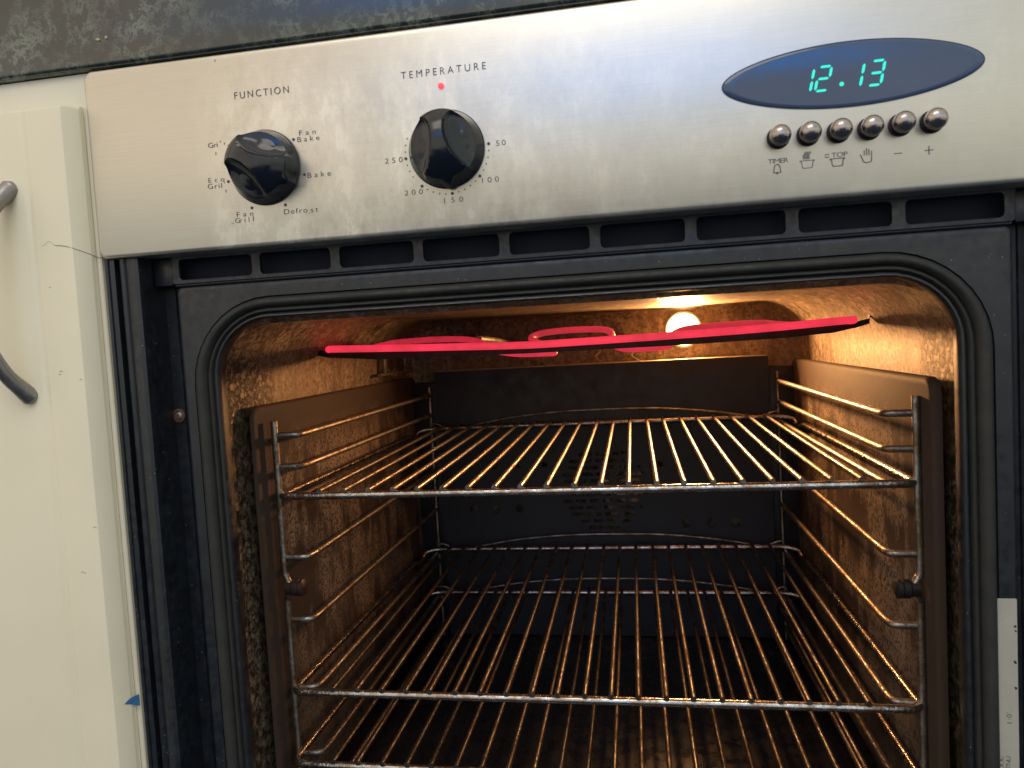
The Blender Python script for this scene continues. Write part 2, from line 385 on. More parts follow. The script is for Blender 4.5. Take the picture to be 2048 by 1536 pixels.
# ---- cavity face frame, gasket, cavity shell
FX0, FX1, FZ1, FZ0 = .0403, .5545, -.0198, -.62
bm = bmesh.new()
def ff(i, y, r): return rrect(FX0 + i, FX1 - i, FZ0 + i, FZ1 - i, max(r, .0005), y, 10)
loft(bm, [ff(0, .034, .004), ff(0, .0215, .004), ff(.0006, .0205, .004), ff(.0016, .020, .004), ff(.0030, .020, .005)])
MX0, MX1, MZ1, MZ0 = .0675, .5255, -.0440, -.470
def mm(i, y, r): return rrect(MX0 - i, MX1 + i, MZ0 - i, MZ1 + i * .76, r, y, 10)
# flat face between the frame edge and the gasket groove
V0 = [bm.verts.new(p) for p in ff(.0030, .020, .005)]; V1 = [bm.verts.new(p) for p in mm(.019, .0202, .058)]
n = len(V0)
for k in range(n): bm.faces.new((V0[k], V0[(k + 1) % n], V1[(k + 1) % n], V1[k]))
V2 = [bm.verts.new(p) for p in mm(.0183, .0225, .0573)]
for k in range(n): bm.faces.new((V1[k], V1[(k + 1) % n], V2[(k + 1) % n], V2[k]))
bmesh.ops.remove_doubles(bm, verts=bm.verts, dist=1e-5)
P(bobj(bm, "front_frame", M['enamel'], None, True, 30))
bm = bmesh.new()
loft(bm, [mm(.0182, .0222, .0572), mm(.0172, .0185, .0562), mm(.0155, .0165, .0545), mm(.0125, .0160, .0515), mm(.0105, .0172, .0495), mm(.0095, .0200, .0485), mm(.0088, .0212, .0478), mm(.0078, .0190, .0468), mm(.0060, .0185, .0450), mm(.0048, .0200, .0438), mm(.0044, .0225, .0434)])
P(bobj(bm, "door_gasket", M['gasket'], None, True, 60))
bm = bmesh.new()
loft(bm, [mm(.0045, .0222, .0435), mm(.0030, .0180, .042), mm(.0012, .0176, .0402), mm(0, .0190, .039), mm(-.0003, .0225, .0387), mm(.0006, .028, .040)])
P(bobj(bm, "cavity_lip", M['enamel'], None, True, 60))
# cavity shell
bm = bmesh.new()
KX0, KX1, KZ1, KZ0 = .0465, .5465, -.0370, -.480
def kk(i, y, r): return rrect(KX0 + i, KX1 - i, KZ0 + i, KZ1 - i, r, y, 12)
loops = [mm(.0006, .028, .040)]
loops = [rrect(MX0 - .0006, MX1 + .0006, MZ0 - .0006, MZ1 + .0005, .040, .028, 12), kk(.010, .034, .048), kk(.003, .042, .052), kk(0, .055, .055)]
for y in (.12, .22, .32, .40, .460, .478): loops.append(kk(0, y, .055))
for k in range(1, 9):
    a = math.pi / 2 * k / 8; R_ = .015
    loops.append(kk(R_ * (1 - math.cos(a)), .483 + R_ * math.sin(a), max(.055 - 1.4 * R_ * (1 - math.cos(a)), .012)))
loft(bm, loops, cap1=True)
shell = P(bobj(bm, "cavity_shell", M['cavity'], None, True, 60))
# seam line in the ceiling
tube("ceiling_seam", smooth_path([(.352, .06, -.0372), (.356, .13, -.0372), (.366, .22, -.0372), (.372, .30, -.0373)], 4), .0009, M['black_iron'], None, 6)
P(bpy.data.objects["ceiling_seam"])
bm = bmesh.new(); add_box(bm, KX0 + .001, KX1 - .001, .045, .4970, -.4785, -.447, .001); P(bobj(bm, "cavity_floor", M['floor']))
# ---- side columns of the frame
profL = [(.0006, .06), (.0006, .0045), (.0016, .0036), (.0030, .0040), (.0034, .0050), (.0046, .0040), (.0075, .0046), (.0080, .0110), (.0108, .0110), (.0114, .0046), (.0130, .0034), (.0150, .0038), (.0156, .0050), (.0165, .0046), (.0225, .0040), (.0245, .0052), (.0250, .0085), (.0250, .0300), (.0330, .0300), (.0338, .0312), (.0402, .0315)]
c0 = P(extrude_profile_z("side_column", profL, -.62, -.0005, M['enamel']))
c1 = P(extrude_profile_z("side_column", [(.5948 - x, y) for x, y in profL], -.62, -.0005, M['enamel']))
# hinge-plate screw on the left column
def screw(x, z, y, r, mat, par=None, name="screw"):
    bm = bmesh.new(); add_lathe_y(bm, x, z, [(r, y + .002), (r, y), (r * .9, y - r * .25), (r * .55, y - r * .45), (r * .3, y - r * .48), (r * .28, y - r * .1), (0, y - r * .1)], 20)
    return P(bobj(bm, name, mat, None, True, 50))
screw(.0285, -.1075, .0295, .0030, M['bracket'])
bm = bmesh.new(); add_lathe_y(bm, .0285, -.1075, [(.0048, .0300), (.0048, .0288), (.0034, .0284), (.0030, .0292)], 24)
P(bobj(bm, "screw_washer", simple("rusty_washer", (.16, .06, .045), .6), None))
# ---- vent grille
slots = [(.044, .0978), (.1028, .1530), (.1585, .2090), (.2145, .2645), (.2702, .3205), (.3262, .3772), (.3832, .4345), (.4408, .4922), (.4985, .5505)]
vent = P(plate_with_holes("vent_grille", rr2(.0395, .5553, -.0176, .006, .002), [rr2(a, b, -.0156, -.0012, .0032) for a, b in slots], .004, M['plastic'], None, .0190, .0005))
bm = bmesh.new(); add_box(bm, .036, .5585, .030, .075, -.0172, .012); P(bobj(bm, "vent_duct", M['void'], None, False))
bm = bmesh.new(); add_box(bm, .0255, .0395, .0192, .034, -.0186, -.0002, .001); P(bobj(bm, "vent_end_block", M['plastic']))
bm = bmesh.new(); add_box(bm, .5553, .569, .0192, .034, -.0186, -.0010, .001); P(bobj(bm, "vent_end_block", M['plastic']))
tube("vent_lower_ridge", [(.0405, .0212, -.0186), (.554, .0212, -.0186)], .0012, M['plastic']); P(bpy.data.objects["vent_lower_ridge"])
for q in ((.0008, .5940, .0800, .60, -.030, .1190), (.0008, .0200, .0700, .60, -.62, -.0320), (.5748, .5940, .0700, .60, -.62, -.0320), (.5560, .5940, .0355, .0780, -.0180, .1190), (.0008, .0390, .0355, .0780, -.0180, .1190)):
    bm = bmesh.new(); add_box(bm, *q); P(bobj(bm, "casing_panel", M['void'], None, False))
# ---- knobs
def knob(cx, cz, angle, name):
    """moulded knob: a drum with a domed front, two scoops leave a tapering grip"""
    bm = bmesh.new(); NA, NR = 160, 64; R0 = .0197
    ca, sa = math.cos(math.radians(angle)), math.sin(math.radians(angle))
    def height(u, v):     # u across the grip, v along it (metres)
        r = math.hypot(u, v)
        h = .0215 - .0075 * (r / R0) ** 2.4
        q = abs(u) - .0128 - .15 * v
        e = 1 - (q / (.0090 if q < 0 else .0100)) ** 2 - ((v + .0008) / .0162) ** 2
        if e > 0: h -= .0085 * min(1.0, e * 1.15) ** .50 * (1 - .25 * max(0, q) / .01)
        return h
    rings = []
    for i in range(NR + 1):
        rr = R0 * (i / NR)
        ring = []
        for k in range(NA if i else 1):
            a = 2 * math.pi * k / NA
            x, z = rr * math.cos(a), rr * math.sin(a)
            v = x * ca + z * sa; u = -x * sa + z * ca
            ring.append(bm.verts.new((cx + x, -height(u, v), cz + z)))
        rings.append(ring)
    # the drum side, flaring to the base
    for f, (rad, yb) in enumerate([(.0202, None), (.0218, -.0045), (.0226, -.0022)]):
        ring = []
        for k in range(NA):
            a = 2 * math.pi * k / NA
            top = rings[NR][k].co.y
            y = top + .0012 if yb is None else max(yb, top * .5) if False else yb
            if yb is not None: y = max(yb, top + .002 * f)
            # small pointer at the grip's wide end
            pa = math.radians(angle); da = (a - pa + math.pi) % (2 * math.pi) - math.pi
            rad2 = rad + .0016 * math.exp(-(da / .13) ** 2)
            ring.append(bm.verts.new((cx + rad2 * math.cos(a), y, cz + rad2 * math.sin(a))))
        rings.append(ring)
    for A, B in zip(rings, rings[1:]):
        for k in range(NA):
            k2 = (k + 1) % NA
            if len(A) == 1: bm.faces.new((A[0], B[k], B[k2]))
            else: bm.faces.new((A[k], A[k2], B[k2], B[k]))
    o = P(bobj(bm, name, M['knob'], None, True, 60))
    b2 = bmesh.new(); add_lathe_y(b2, cx, cz, [(.0232, .0005), (.0232, -.0012), (.0224, -.0020), (.020, -.0021)], 60)
    c = bobj(b2, "knob_collar", M['collar'], None); c.parent = o
    return o
k1 = knob(.1222, .0478, -33, "function_knob"); k1["label"] = "black function knob turned so its grip slants down to the right"
k2 = knob(.2390, .0476, -84, "temperature_knob"); k2["label"] = "black temperature knob with its pointer at the 150 mark"
# ---- push buttons
bl = ["button above the word TIMER", "button above the steaming pot symbol", "button above the word STOP", "button above the hand symbol", "button above the minus sign", "button above the plus sign"]
for i in range(6):
    x, z = .4277 + i * .01572, .0353 + (.0004 if i > 3 else 0)
    bm = bmesh.new()
    prof = [(.0049, .0004), (.0050, -.0050)] + [(.0057 * math.cos(a), -.0062 - .0050 * math.sin(a)) for a in [math.radians(q) for q in (-12, 0, 12, 24, 36, 48, 60, 70, 80, 90)]]
    prof[-1] = (0, prof[-1][1])
    add_lathe_y(bm, x, z, prof, 32)
    b = P(bobj(bm, "push_button", M['chrome'], None, True, 60)); b["label"] = "round metal " + bl[i]
    b2 = bmesh.new(); add_lathe_y(b2, x, z, [(.0062, -.0003), (.0061, -.0007), (.0048, -.0006)], 28)
    r = bobj(b2, "button_bezel", M['collar'], None); r.parent = b
# ---- clock display
ex, ez, ea, eb = .4657, .0655, .0668, .0172
def ell(a, b, y, n=72):
    out = []
    for k in range(n):
        t = 2 * math.pi * k / n; s, c = math.sin(t), math.cos(t)
        out.append(Vector((ex + a * c, y, ez + b * s * (1 - .10 * c * c))))
    return out
bm = bmesh.new(); loft(bm, [ell(ea, eb, .0004), ell(ea, eb, -.0003), ell(ea - .0006, eb - .0006, -.0007), ell(ea * .9, eb * .9, -.0009)], cap1=True)
disp = P(bobj(bm, "clock_display", M['display'], None, True, 60))
bm = bmesh.new(); loft(bm, [ell(ea + .0004, eb + .0004, .0002), ell(ea + .0004, eb + .0004, -.0004), ell(ea, eb, -.0004)])
o = bobj(bm, "display_rim", simple("dark_blue_rim", (.02, .03, .08), .3), None); o.parent = disp
DH, DW, SL = .0126, .0064, .21
def digit(segs, x0, z0, name):
    """seven-segment digit, lower-left cell corner x0,z0"""
    th = .0010; g = .00045; bm = bmesh.new()
    def q(pts):
        vs = [bm.verts.new((x0 + a + SL * b, -.00125, z0 + b)) for a, b in pts]; bm.faces.new(vs)
    def h(zc, a=0, b=DW):
        q([(a + g, zc), (a + g + th * .7, zc + th * .62), (b - g - th * .7, zc + th * .62), (b - g, zc), (b - g - th * .7, zc - th * .62), (a + g + th * .7, zc - th * .62)])
    def v(xc, a, b):
        q([(xc, a + g), (xc + th * .68, a + g + th), (xc + th * .68, b - g - th), (xc, b - g), (xc - th * .68, b - g - th), (xc - th * .68, a + g + th)])
    for s in segs:
        if s == 'a': h(DH)
        if s == 'g': h(DH / 2)
        if s == 'd': h(0)
        if s == 'b': v(DW, DH / 2, DH)
        if s == 'c': v(DW, 0, DH / 2)
        if s == 'f': v(0, DH / 2, DH)
        if s == 'e': v(0, 0, DH / 2)
    ex_ = bmesh.ops.extrude_face_region(bm, geom=bm.faces[:])
    for e in ex_['geom']:
        if isinstance(e, bmesh.types.BMVert): e.co.y += .0003
    o = bobj(bm, name, M['digit'], None, False); o.parent = disp; return o
digit("bc", .4449 - DW, .0578, "digit_one"); digit("abged", .4475, .0580, "digit_two")
bm = bmesh.new(); add_lathe_y(bm, .4613, .0604, [(.00115, -.0008), (.00115, -.0012), (0, -.0013)], 16)
o = bobj(bm, "decimal_point", M['digit'], None); o.parent = disp
digit("bc", .4706 - DW, .0578, "digit_one"); digit("abgcd", .4746, .0580, "digit_three")
# ---- indicator lamp
bm = bmesh.new(); add_lathe_y(bm, .2378, .0849, [(.0019, .0004), (.0019, -.0004), (.0016, -.0010), (.0009, -.0015), (0, -.0017)], 24)
led = P(bobj(bm, "indicator_light", M['led'], None)); led["label"] = "small glowing red pilot light"
# ---- printed marks
def text(s, xl, xr, zc, cap, par=panel, y=-.00018, mat=None, rot=0, name="printed_lettering", thin=-.006, wide=1.22):
    cu = bpy.data.curves.new("tmp", 'FONT'); cu.body = s; cu.size = 1.0; cu.offset = thin; cu.fill_mode = 'FRONT' if False else 'BOTH'
    t = bpy.data.objects.new("tmp", cu); S.collection.objects.link(t)
    def mesh():
        dg = bpy.context.evaluated_depsgraph_get(); dg.update()
        return bpy.data.meshes.new_from_object(t.evaluated_get(dg))
    def box(me):
        xs = [v.co.x for v in me.vertices]; ys = [v.co.y for v in me.vertices]; return min(xs), max(xs), min(ys), max(ys)
    capn = .69; sc = cap / capn; want = (xr - xl) / (sc * wide)
    def w(sp):
        cu.space_character = sp; me = mesh(); b = box(me); bpy.data.meshes.remove(me); return b[1] - b[0]
    if len(s) > 1:
        a, b = w(1.0), w(1.5); sp = 1.0 + .5 * (want - a) / max(b - a, 1e-6); cu.space_character = max(.6, min(sp, 4))
    me = mesh(); b = box(me); bpy.data.objects.remove(t); bpy.data.curves.remove(cu)
    sx = sc * wide
    cxm = (b[0] + b[1]) / 2
    for v in me.vertices:
        x, z = (v.co.x - cxm) * sx, (v.co.y - capn / 2) * sc
        c_, s_ = math.cos(rot), math.sin(rot)
        v.co = Vector(((xl + xr) / 2 + x * c_ - z * s_, y, zc + x * s_ + z * c_))
    me.materials.clear(); me.name = name
    o = link(me, name, mat or M['print'], None, False); o.parent = par
    if par is panel: pass
    return o
text("FUNCTION", .1050, .1414, .0938, .0043, wide=.92)
text("TEMPERATURE", .2136, .2655, .0936, .0042, wide=.92)
text("Fan", .1462, .1570, .0667, .0031); text("Bake", .1447, .1592, .0628, .0031)
text("Bake", .1497, .1650, .0406, .0032)
text("Defro", .1325, .1480, .0197, .0032); text("st", .1502, .1551, .0195, .0032)
bm = bmesh.new(); add_lathe_y(bm, .1493, .0176, [(.0003, 0), (.0003, -.0002), (0, -.0002)], 8); o = bobj(bm, "ink_speck", M['print'], None); o.parent = panel
text("Fan", .1005, .1116, .0207, .0031); text("Gr", .0994, .1036, .0170, .0031)
text("i", .1056, .1060, .0170, .0031); text("l", .1083, .1088, .0170, .0031, name="printed_lettering"); text("l", .1113, .1117, .0172, .0031)
text("..", .0966, .0983, .0168, .0031)
text("Eco", .0829, .0938, .0436, .0030); text("Gril", .0822, .0918, .0398, .0031); text("'", .0935, .0938, .0402, .0034)
text("Gri", .0846, .0910, .0652, .0031); text("'", .0929, .0932, .0656, .0034)
text("50", .2690, .2748, .0482, .0031); text("100", .2593, .2695, .0275, .0031); text("150", .2355, .2472, .0176, .0031)
text("200", .2112, .2226, .0243, .0031); text("250", .2001, .2113, .0444, .0031)
text("TIMER", .4218, .4327, .0228, .0026); text("TOP", .4553, .4636, .0231, .0026)
def strokes(lines, name, w=.00022, par=panel, y=-.00016, mat=None):
    bm = bmesh.new()
    for ln in lines:
        pts = [Vector((a, 0, b)) for a, b in ln]
        for p, q in zip(pts, pts[1:]):
            d = (q - p); 
            if d.length < 1e-7: continue
            d.normalize(); nn = Vector((-d.z, 0, d.x)) * w; e = d * w * .6
            vs = [bm.verts.new(Vector((c.x, y, c.z))) for c in (p - e + nn, p - e - nn, q + e - nn, q + e + nn)]
            bm.faces.new(vs)
        y -= .00001
    o = bobj(bm, name, mat or M['print'], None, False); o.parent = par; return o
# broken letters and fragments
for q in ([(.0958, .0648), (.0959, .0660)], [(.0895, .0606), (.0894, .0590)], [(.0943, .0367), (.0945, .0352)], [(.0980, .0640), (.0983, .0644)]): strokes([q], "worn_ink_fragment")
strokes([[(.4518, .0238), (.4526, .0235), (.4540, .0239)], [(.4519, .0225), (.4528, .0221), (.4541, .0225)]], "worn_letter_s")
def arc(cx, cz, r, a0, a1, n=10, sx=1): return [(cx + r * sx * math.cos(math.radians(a0 + (a1 - a0) * k / n)), cz + r * math.sin(math.radians(a0 + (a1 - a0) * k / n))) for k in range(n + 1)]
bx, bz = .4266, .0183
strokes([[(bx - .0019, bz - .0018)] + arc(bx, bz + .0010, .0015, 180, 0) + [(bx + .0019, bz - .0018)], [(bx - .0021, bz - .0019), (bx + .0021, bz - .0019)], arc(bx, bz - .0019, .0006, 180, 360, 6)], "bell_symbol")
def pot(cx, cz): return [[(cx - .0037, cz + .0020), (cx + .0037, cz + .0020)], [(cx - .0037, cz + .0020), (cx - .0037, cz + .0013)], [(cx + .0037, cz + .0020), (cx + .0037, cz + .0013)],
    [(cx - .0030, cz + .0019), (cx - .0026, cz - .0016), (cx - .0020, cz - .0021), (cx + .0022, cz - .0021), (cx + .0027, cz - .0016), (cx + .0031, cz + .0019)]]
def wav(x): return [(x + .0003 * math.sin(k * .75) - .00018 * (k - 6) * .5, .0262 - k * .00033) for k in range(13)]
strokes(pot(.4425, .0195) + [wav(.4408 + i * .00075) for i in range(5)], "steaming_pot_symbol", .00017)
strokes(pot(.4582, .0191), "pot_symbol")
hx, hz = .4733, .0210
strokes([[(hx - .0033, hz + .0008), (hx - .0029, hz + .0004), (hx - .0018, hz - .0028), (hx - .0009, hz - .0035), (hx + .0016, hz - .0035), (hx + .0024, hz - .0028), (hx + .0026, hz + .0024)],
         [(hx - .0012, hz + .0005), (hx - .0012, hz + .0030)], [(hx, hz + .0005), (hx, hz + .0040)], [(hx + .0012, hz + .0005), (hx + .0012, hz + .0034)]], "hand_symbol")
strokes([[(.4872, .0208), (.4912, .0208)]], "minus_symbol"); strokes([[(.5026, .0210), (.5068, .0210)], [(.5047, .0231), (.5047, .0189)]], "plus_symbol")
def dots(lst, name):
    bm = bmesh.new()
    for x, z, r in lst: add_lathe_y(bm, x, z, [(r, 0), (r, -.0002), (0, -.0002)], 14)
    o = bobj(bm, name, M['print'], None, False); o.parent = panel; return o
for q in ((.1422, .0632, .00095), (.1477, .0413, .00095), (.1337, .0239, .00095), (.1111, .0240, .00095), (.0965, .0417, .00095)): dots([q], "function_dot")
tl = []
for i in range(24):
    a = math.radians(3.0 - 8.87 * i); big = (i % 5 == 0)
    R_ = .0257
    if i == 16: continue
    tl.append((.2389 + R_ * math.cos(a), .0471 + R_ * math.sin(a), .00095 if big else .00042))
dots(tl, "temperature_dial_dots")
# ---- rating sticker on the right of the frame
bm = bmesh.new(); loft(bm, [rrect(.5408, .5534, -.40, -.2322, .0008, .0200, 4), rrect(.5408, .5534, -.40, -.2322, .0008, .0197, 4)], cap1=True)
stk = P(bobj(bm, "rating_label", M['label'], None, False)); stk["label"] = "off-white paper rating label printed with upright text"
YS = .01962
text("1:0'.", .5443, .5525, -.3020, .0026, stk, YS, M['label_ink'], math.pi / 2, "label_lettering")
text("TECTNU", .5405, .5545, -.3330, .0024, stk, YS, M['label_ink'], math.pi / 2, "label_lettering")
text("'XXXX:", .5370, .5510, -.3330, .0024, stk, YS, M['label_ink'], math.pi / 2, "label_lettering")
for o in stk.children:      # shift columns within the sticker
    pass
strokes([[(.5520, -.2480), (.5527, -.2484), (.5519, -.2490)], [(.5522, -.2510), (.5528, -.2515)], [(.5515, -.2690), (.5523, -.2695), (.5517, -.2699), (.5526, -.2702)], [(.5517, -.2845), (.5526, -.2850), (.5520, -.2856)]], "label_smudge", .0004, stk, YS, M['label_ink'])
# ---- catalytic side liners
def side_liner(x, s, fw):
    """rounded plate in the YZ plane, edge folded towards the wall (s = direction of the wall)"""
    bm = bmesh.new(); y0, y1, z0, z1 = .076, .492, -.446, -.1075
    def lp(i, xx, r): return [Vector((xx, p.x, p.z)) for p in rrect(y0 + i, y1 - i, z0 + i, z1 - i, r, 0, 8)]
    loft(bm, [lp(.0, x + s * fw, .012), lp(0, x + s * .0022, .012), lp(.0004, x + s * .0016, .0118), lp(.0012, x + s * .0006, .011), lp(.0026, x, .0095)], cap1=True)
    return P(bobj(bm, "side_liner", M['liner'], None, True, 50))
side_liner(.0570, -1, .0025)["label"] = "left side liner, brown enamel worn to speckled bare patches"; side_liner(.5315, 1, .0065)["label"] = "right side liner, smooth tan brown enamel lit by the lamp"
# ---- shelf guides: posts, rungs, knurled retaining nuts
RUNGS = [-.1318, -.1566, -.1797, -.2290, -.2795, -.3348, -.3888, -.4300]
for s, lab in ((-1, "left"), (1, "right")):
    px, rx = CX + s * .2325, CX + s * .2133
    bm = bmesh.new()
    kx = px - s * .006
    pts = smooth_path([(px, .095, -.1205), (px, .095, -.18), (px + .0004 * s, .095, -.236), (px - s * .002, .094, -.246), (kx, .092, -.2525), (px - s * .001, .094, -.260), (px, .095, -.270), (px, .095, -.34), (px, .095, -.446)], 6)
    add_tube(bm, pts, .0027, 14)
    g = P(bobj(bm, "guide_frame", M['guide'], None, True, 50)); g["label"] = f"{lab} wire shelf guide with its front upright"
    tube("rear_upright", [(rx, .4640, -.121), (rx, .4640, -.446)], .0021, M['guide'], g)
    for z in RUNGS:
        z += random.uniform(-.0004, .0004)
        pts = fillet([(px, .0965, z), (rx + s * .001, .0975, z), (rx, .1085, z), (rx, .462, z)], .006, 5)
        tube("guide_rung", pts, .0026, M['guide'], g, 12)
    bm = bmesh.new(); seg = 24; prof = [(.0, .0), (.0050, .0), (.0066, .0012), (.0066, .0036), (.0058, .0042), (.0066, .0048), (.0066, .0085), (.0055, .0095), (.0055, .0150), (0, .0150)]
    rings = []
    for r, d in prof:
        rings.append([bm.verts.new((px + s * .002 - s * (.0185 - d) * 1.0, .0935 + (r + (.0002 if k % 2 else 0)) * math.cos(2 * math.pi * k / seg), -.2525 + r * math.sin(2 * math.pi * k / seg))) for k in range(seg)])
    for A, B in zip(rings, rings[1:]):
        for k in range(seg): bm.faces.new((A[k], A[(k + 1) % seg], B[(k + 1) % seg], B[k]))
    bmesh.ops.remove_doubles(bm, verts=bm.verts, dist=1e-6)
    P(bobj(bm, "retaining_nut", simple("dark_brown_nut", (.035, .020, .017), .45) if s < 0 else M['black_iron'], None, True, 40))
# ---- rear fan cover with real slots and holes
FC = (.2985, -.2570); holes = []
row = -.050
ri = 0
while row <= .0505:
    half = math.sqrt(max(.0545 ** 2 - row ** 2, 0)) - .001
    L_, G_ = (.0175, .0040)
    x = -half + (0.004 if ri % 2 else 0)
    while x < half - .003:
        w_ = min(L_ - (.005 if (ri % 3 == 1) else 0), half - x)
        if w_ > .004: holes.append(rr2(FC[0] + x, FC[0] + x + w_, FC[1] + row - .0023, FC[1] + row + .0023, .0021, 3))
        x += w_ + G_
    row += .0084; ri += 1
for x in (.1315, .1612, .1915): holes.append(circ2(x, -.2815, .0053))
for x in (.3972, .4275, .4575): holes.append(circ2(x, -.3035, .0056))
for x in (.1315, .1612, .1915): holes.append(circ2(x, -.2250, .0053))
holes.append(circ2(.2260, -.2260, .0038)); holes.append(circ2(.3700, -.2290, .0038))
cover = P(plate_with_holes("fan_cover", rr2(.0905, .5010, -.4465, -.1022, .001), holes, .0015, M['cover'], None, .4700))
bm = bmesh.new(); add_box(bm, .0915, .5000, .4706, .4975, -.1030, -.1016); o = bobj(bm, "cover_top_flange", simple('lamplit_folded_edge', (.62, .52, .40), .4), None, False); o.parent = cover; o.matrix_parent_inverse = cover.matrix_world.inverted() if False else Matrix()  # pale colour stands in for lamp light along the cover's top edge
for x0, x1 in ((.0525, .0895), (.5020, .5400)):
    bm = bmesh.new(); add_box(bm, x0, x1, .4790, .4975, -.4465, -.1165, .001); P(bobj(bm, "rear_side_panel", M['cover'], None, True, 40))
# fan wheel behind the cover
bm = bmesh.new(); add_lathe_y(bm, FC[0], FC[1], [(0, .4760), (.010, .4760), (.012, .4790), (.012, .4860), (0, .4862)], 24)
fan = P(bobj(bm, "fan_hub", M['fan'], None, True, 40))
for k in range(9):
    a = 2 * math.pi * k / 9 + .3; bm = bmesh.new()
    ca, sa = math.cos(a), math.sin(a)
    q = []
    for (r, w, y) in ((.011, -.006, .4765), (.011, .006, .4850), (.050, .010, .4860), (.050, -.010, .4755)):
        q.append(bm.verts.new((FC[0] + r * ca - w * sa, y, FC[1] + r * sa + w * ca)))
    bm.faces.new(q); e = bmesh.ops.extrude_face_region(bm, geom=bm.faces[:])
    for v in e['geom']:
        if isinstance(v, bmesh.types.BMVert): v.co.y += .0008
    o = bobj(bm, "fan_blade", M['fan'], None, False); o.parent = fan
# ---- oven lamp in the rear wall
LX, LZ = .4062, -.0655
bm = bmesh.new(); add_lathe_y(bm, LX, LZ, [(.0205, .4985)] + [(.0202 * math.cos(math.radians(q)), .4966 - .0016 * math.sin(math.radians(q))) for q in (0, 15, 30, 45, 60, 75)] + [(0, .4950)], 40)
lamp = P(bobj(bm, "oven_lamp", M['lamp'], None)); lamp["label"] = "round glowing oven lamp glass in the rear wall"
bm = bmesh.new(); add_lathe_y(bm, LX, LZ, [(.0238, .4985), (.0236, .4950), (.0220, .4938), (.0207, .4950)], 40)
o = bobj(bm, "lamp_ring", M['bracket'], None); o.parent = lamp
ll = bpy.data.lights.new("oven_lamp_light", 'AREA'); ll.shape = 'DISK'; ll.size = .034; ll.energy = 1.7; ll.color = (1.0, .47, .17); ll.spread = math.radians(155)
lo = bpy.data.objects.new("oven_lamp_light", ll); S.collection.objects.link(lo); lo.location = (LX, .4942, LZ); lo.rotation_euler = (math.radians(90), 0, math.radians(180)); lo.rotation_euler = Vector((0, -1, -.05)).to_track_quat('-Z', 'Y').to_euler()
# ---- grill element (one red hot tube) and its cross bar
def E(x, y, z): return Vector((x, y, z))
fr = [E(.0700, .206, -.0665), E(.110, .200, -.0680), E(.18, .200, -.0705), E(.25, .200, -.0726), E(.305, .200, -.0722), E(.38, .200, -.0712), E(.45, .200, -.0696), E(.515, .201, -.0668)]
path = [E(.5150, .201, -.0668), E(.5215, .212, -.0672), E(.519, .245, -.0680), E(.506, .275, -.0684), E(.490, .290, -.0680), E(.478, .302, -.0660), E(.466, .309, -.0642), E(.430, .309, -.0642), E(.400, .306, -.0655), E(.385, .295, -.0690), E(.380, .270, -.0750), E(.374, .248, -.0808), E(.355, .242, -.0815), E(.335, .243, -.0808), E(.324, .255, -.0755), E(.323, .290, -.0660), E(.316, .306, -.0622), E(.298, .310, -.0606), E(.270, .310, -.0606), E(.250, .306, -.0625), E(.243, .292, -.0670), E(.258, .268, -.0745), E(.270, .250, -.0808), E(.262, .243, -.0812), E(.238, .242, -.0805), E(.218, .245, -.0772), E(.206, .262, -.0735), E(.190, .292, -.0680), E(.172, .308, -.0640), E(.145, .312, -.0622), E(.115, .311, -.0622), E(.094, .306, -.0632), E(.083, .297, -.0655), E(.075, .28, -.0682), E(.066, .25, -.0680), E(.0615, .218, -.0668), E(.0655, .2055, -.0666)]
full = fr + path[1:]
bm = bmesh.new(); add_tube(bm, smooth_path(full, 8, True), .0032, 14, True)
el = P(bobj(bm, "grill_element", M['glow'], None, True, 180)); el["label"] = "bent grill element tube glowing red"
for xx in (.148, .190):
    tube("element_terminal", smooth_path([(xx, .498, -.0690), (xx, .44, -.0690), (xx, .36, -.0660), (xx - .006, .316, -.0640)], 6), .0034, M['bracket'], el, 12)
def flat_bar(name, pts, hz, hy, mat):
    bm = bmesh.new(); R_ = []
    for (x, y, z), h in pts:
        R_.append([bm.verts.new((x, y + a * hy, z + b * h)) for a, b in ((-1, -1), (1, -1), (1, 1), (-1, 1))])
    for A, B in zip(R_, R_[1:]):
        for k in range(4): bm.faces.new((A[k], A[(k + 1) % 4], B[(k + 1) % 4], B[k]))
    bm.faces.new(R_[0]); bm.faces.new(R_[-1]); return P(bobj(bm, name, mat, None, False))
flat_bar("element_support_bar", [((.0470, .214, -.0685), .0022), ((.062, .212, -.0712), .0030), ((.11, .210, -.0745), .0036), ((.25, .210, -.0765), .0036), ((.38, .210, -.0762), .0038), ((.47, .210, -.0745), .0040), ((.508, .211, -.0728), .0036), ((.528, .214, -.0705), .0024), ((.5375, .217, -.0685), .0022), ((.5385, .218, -.0635), .0012), ((.546, .220, -.0665), .0016)], .003, .0022, M['black_iron'])
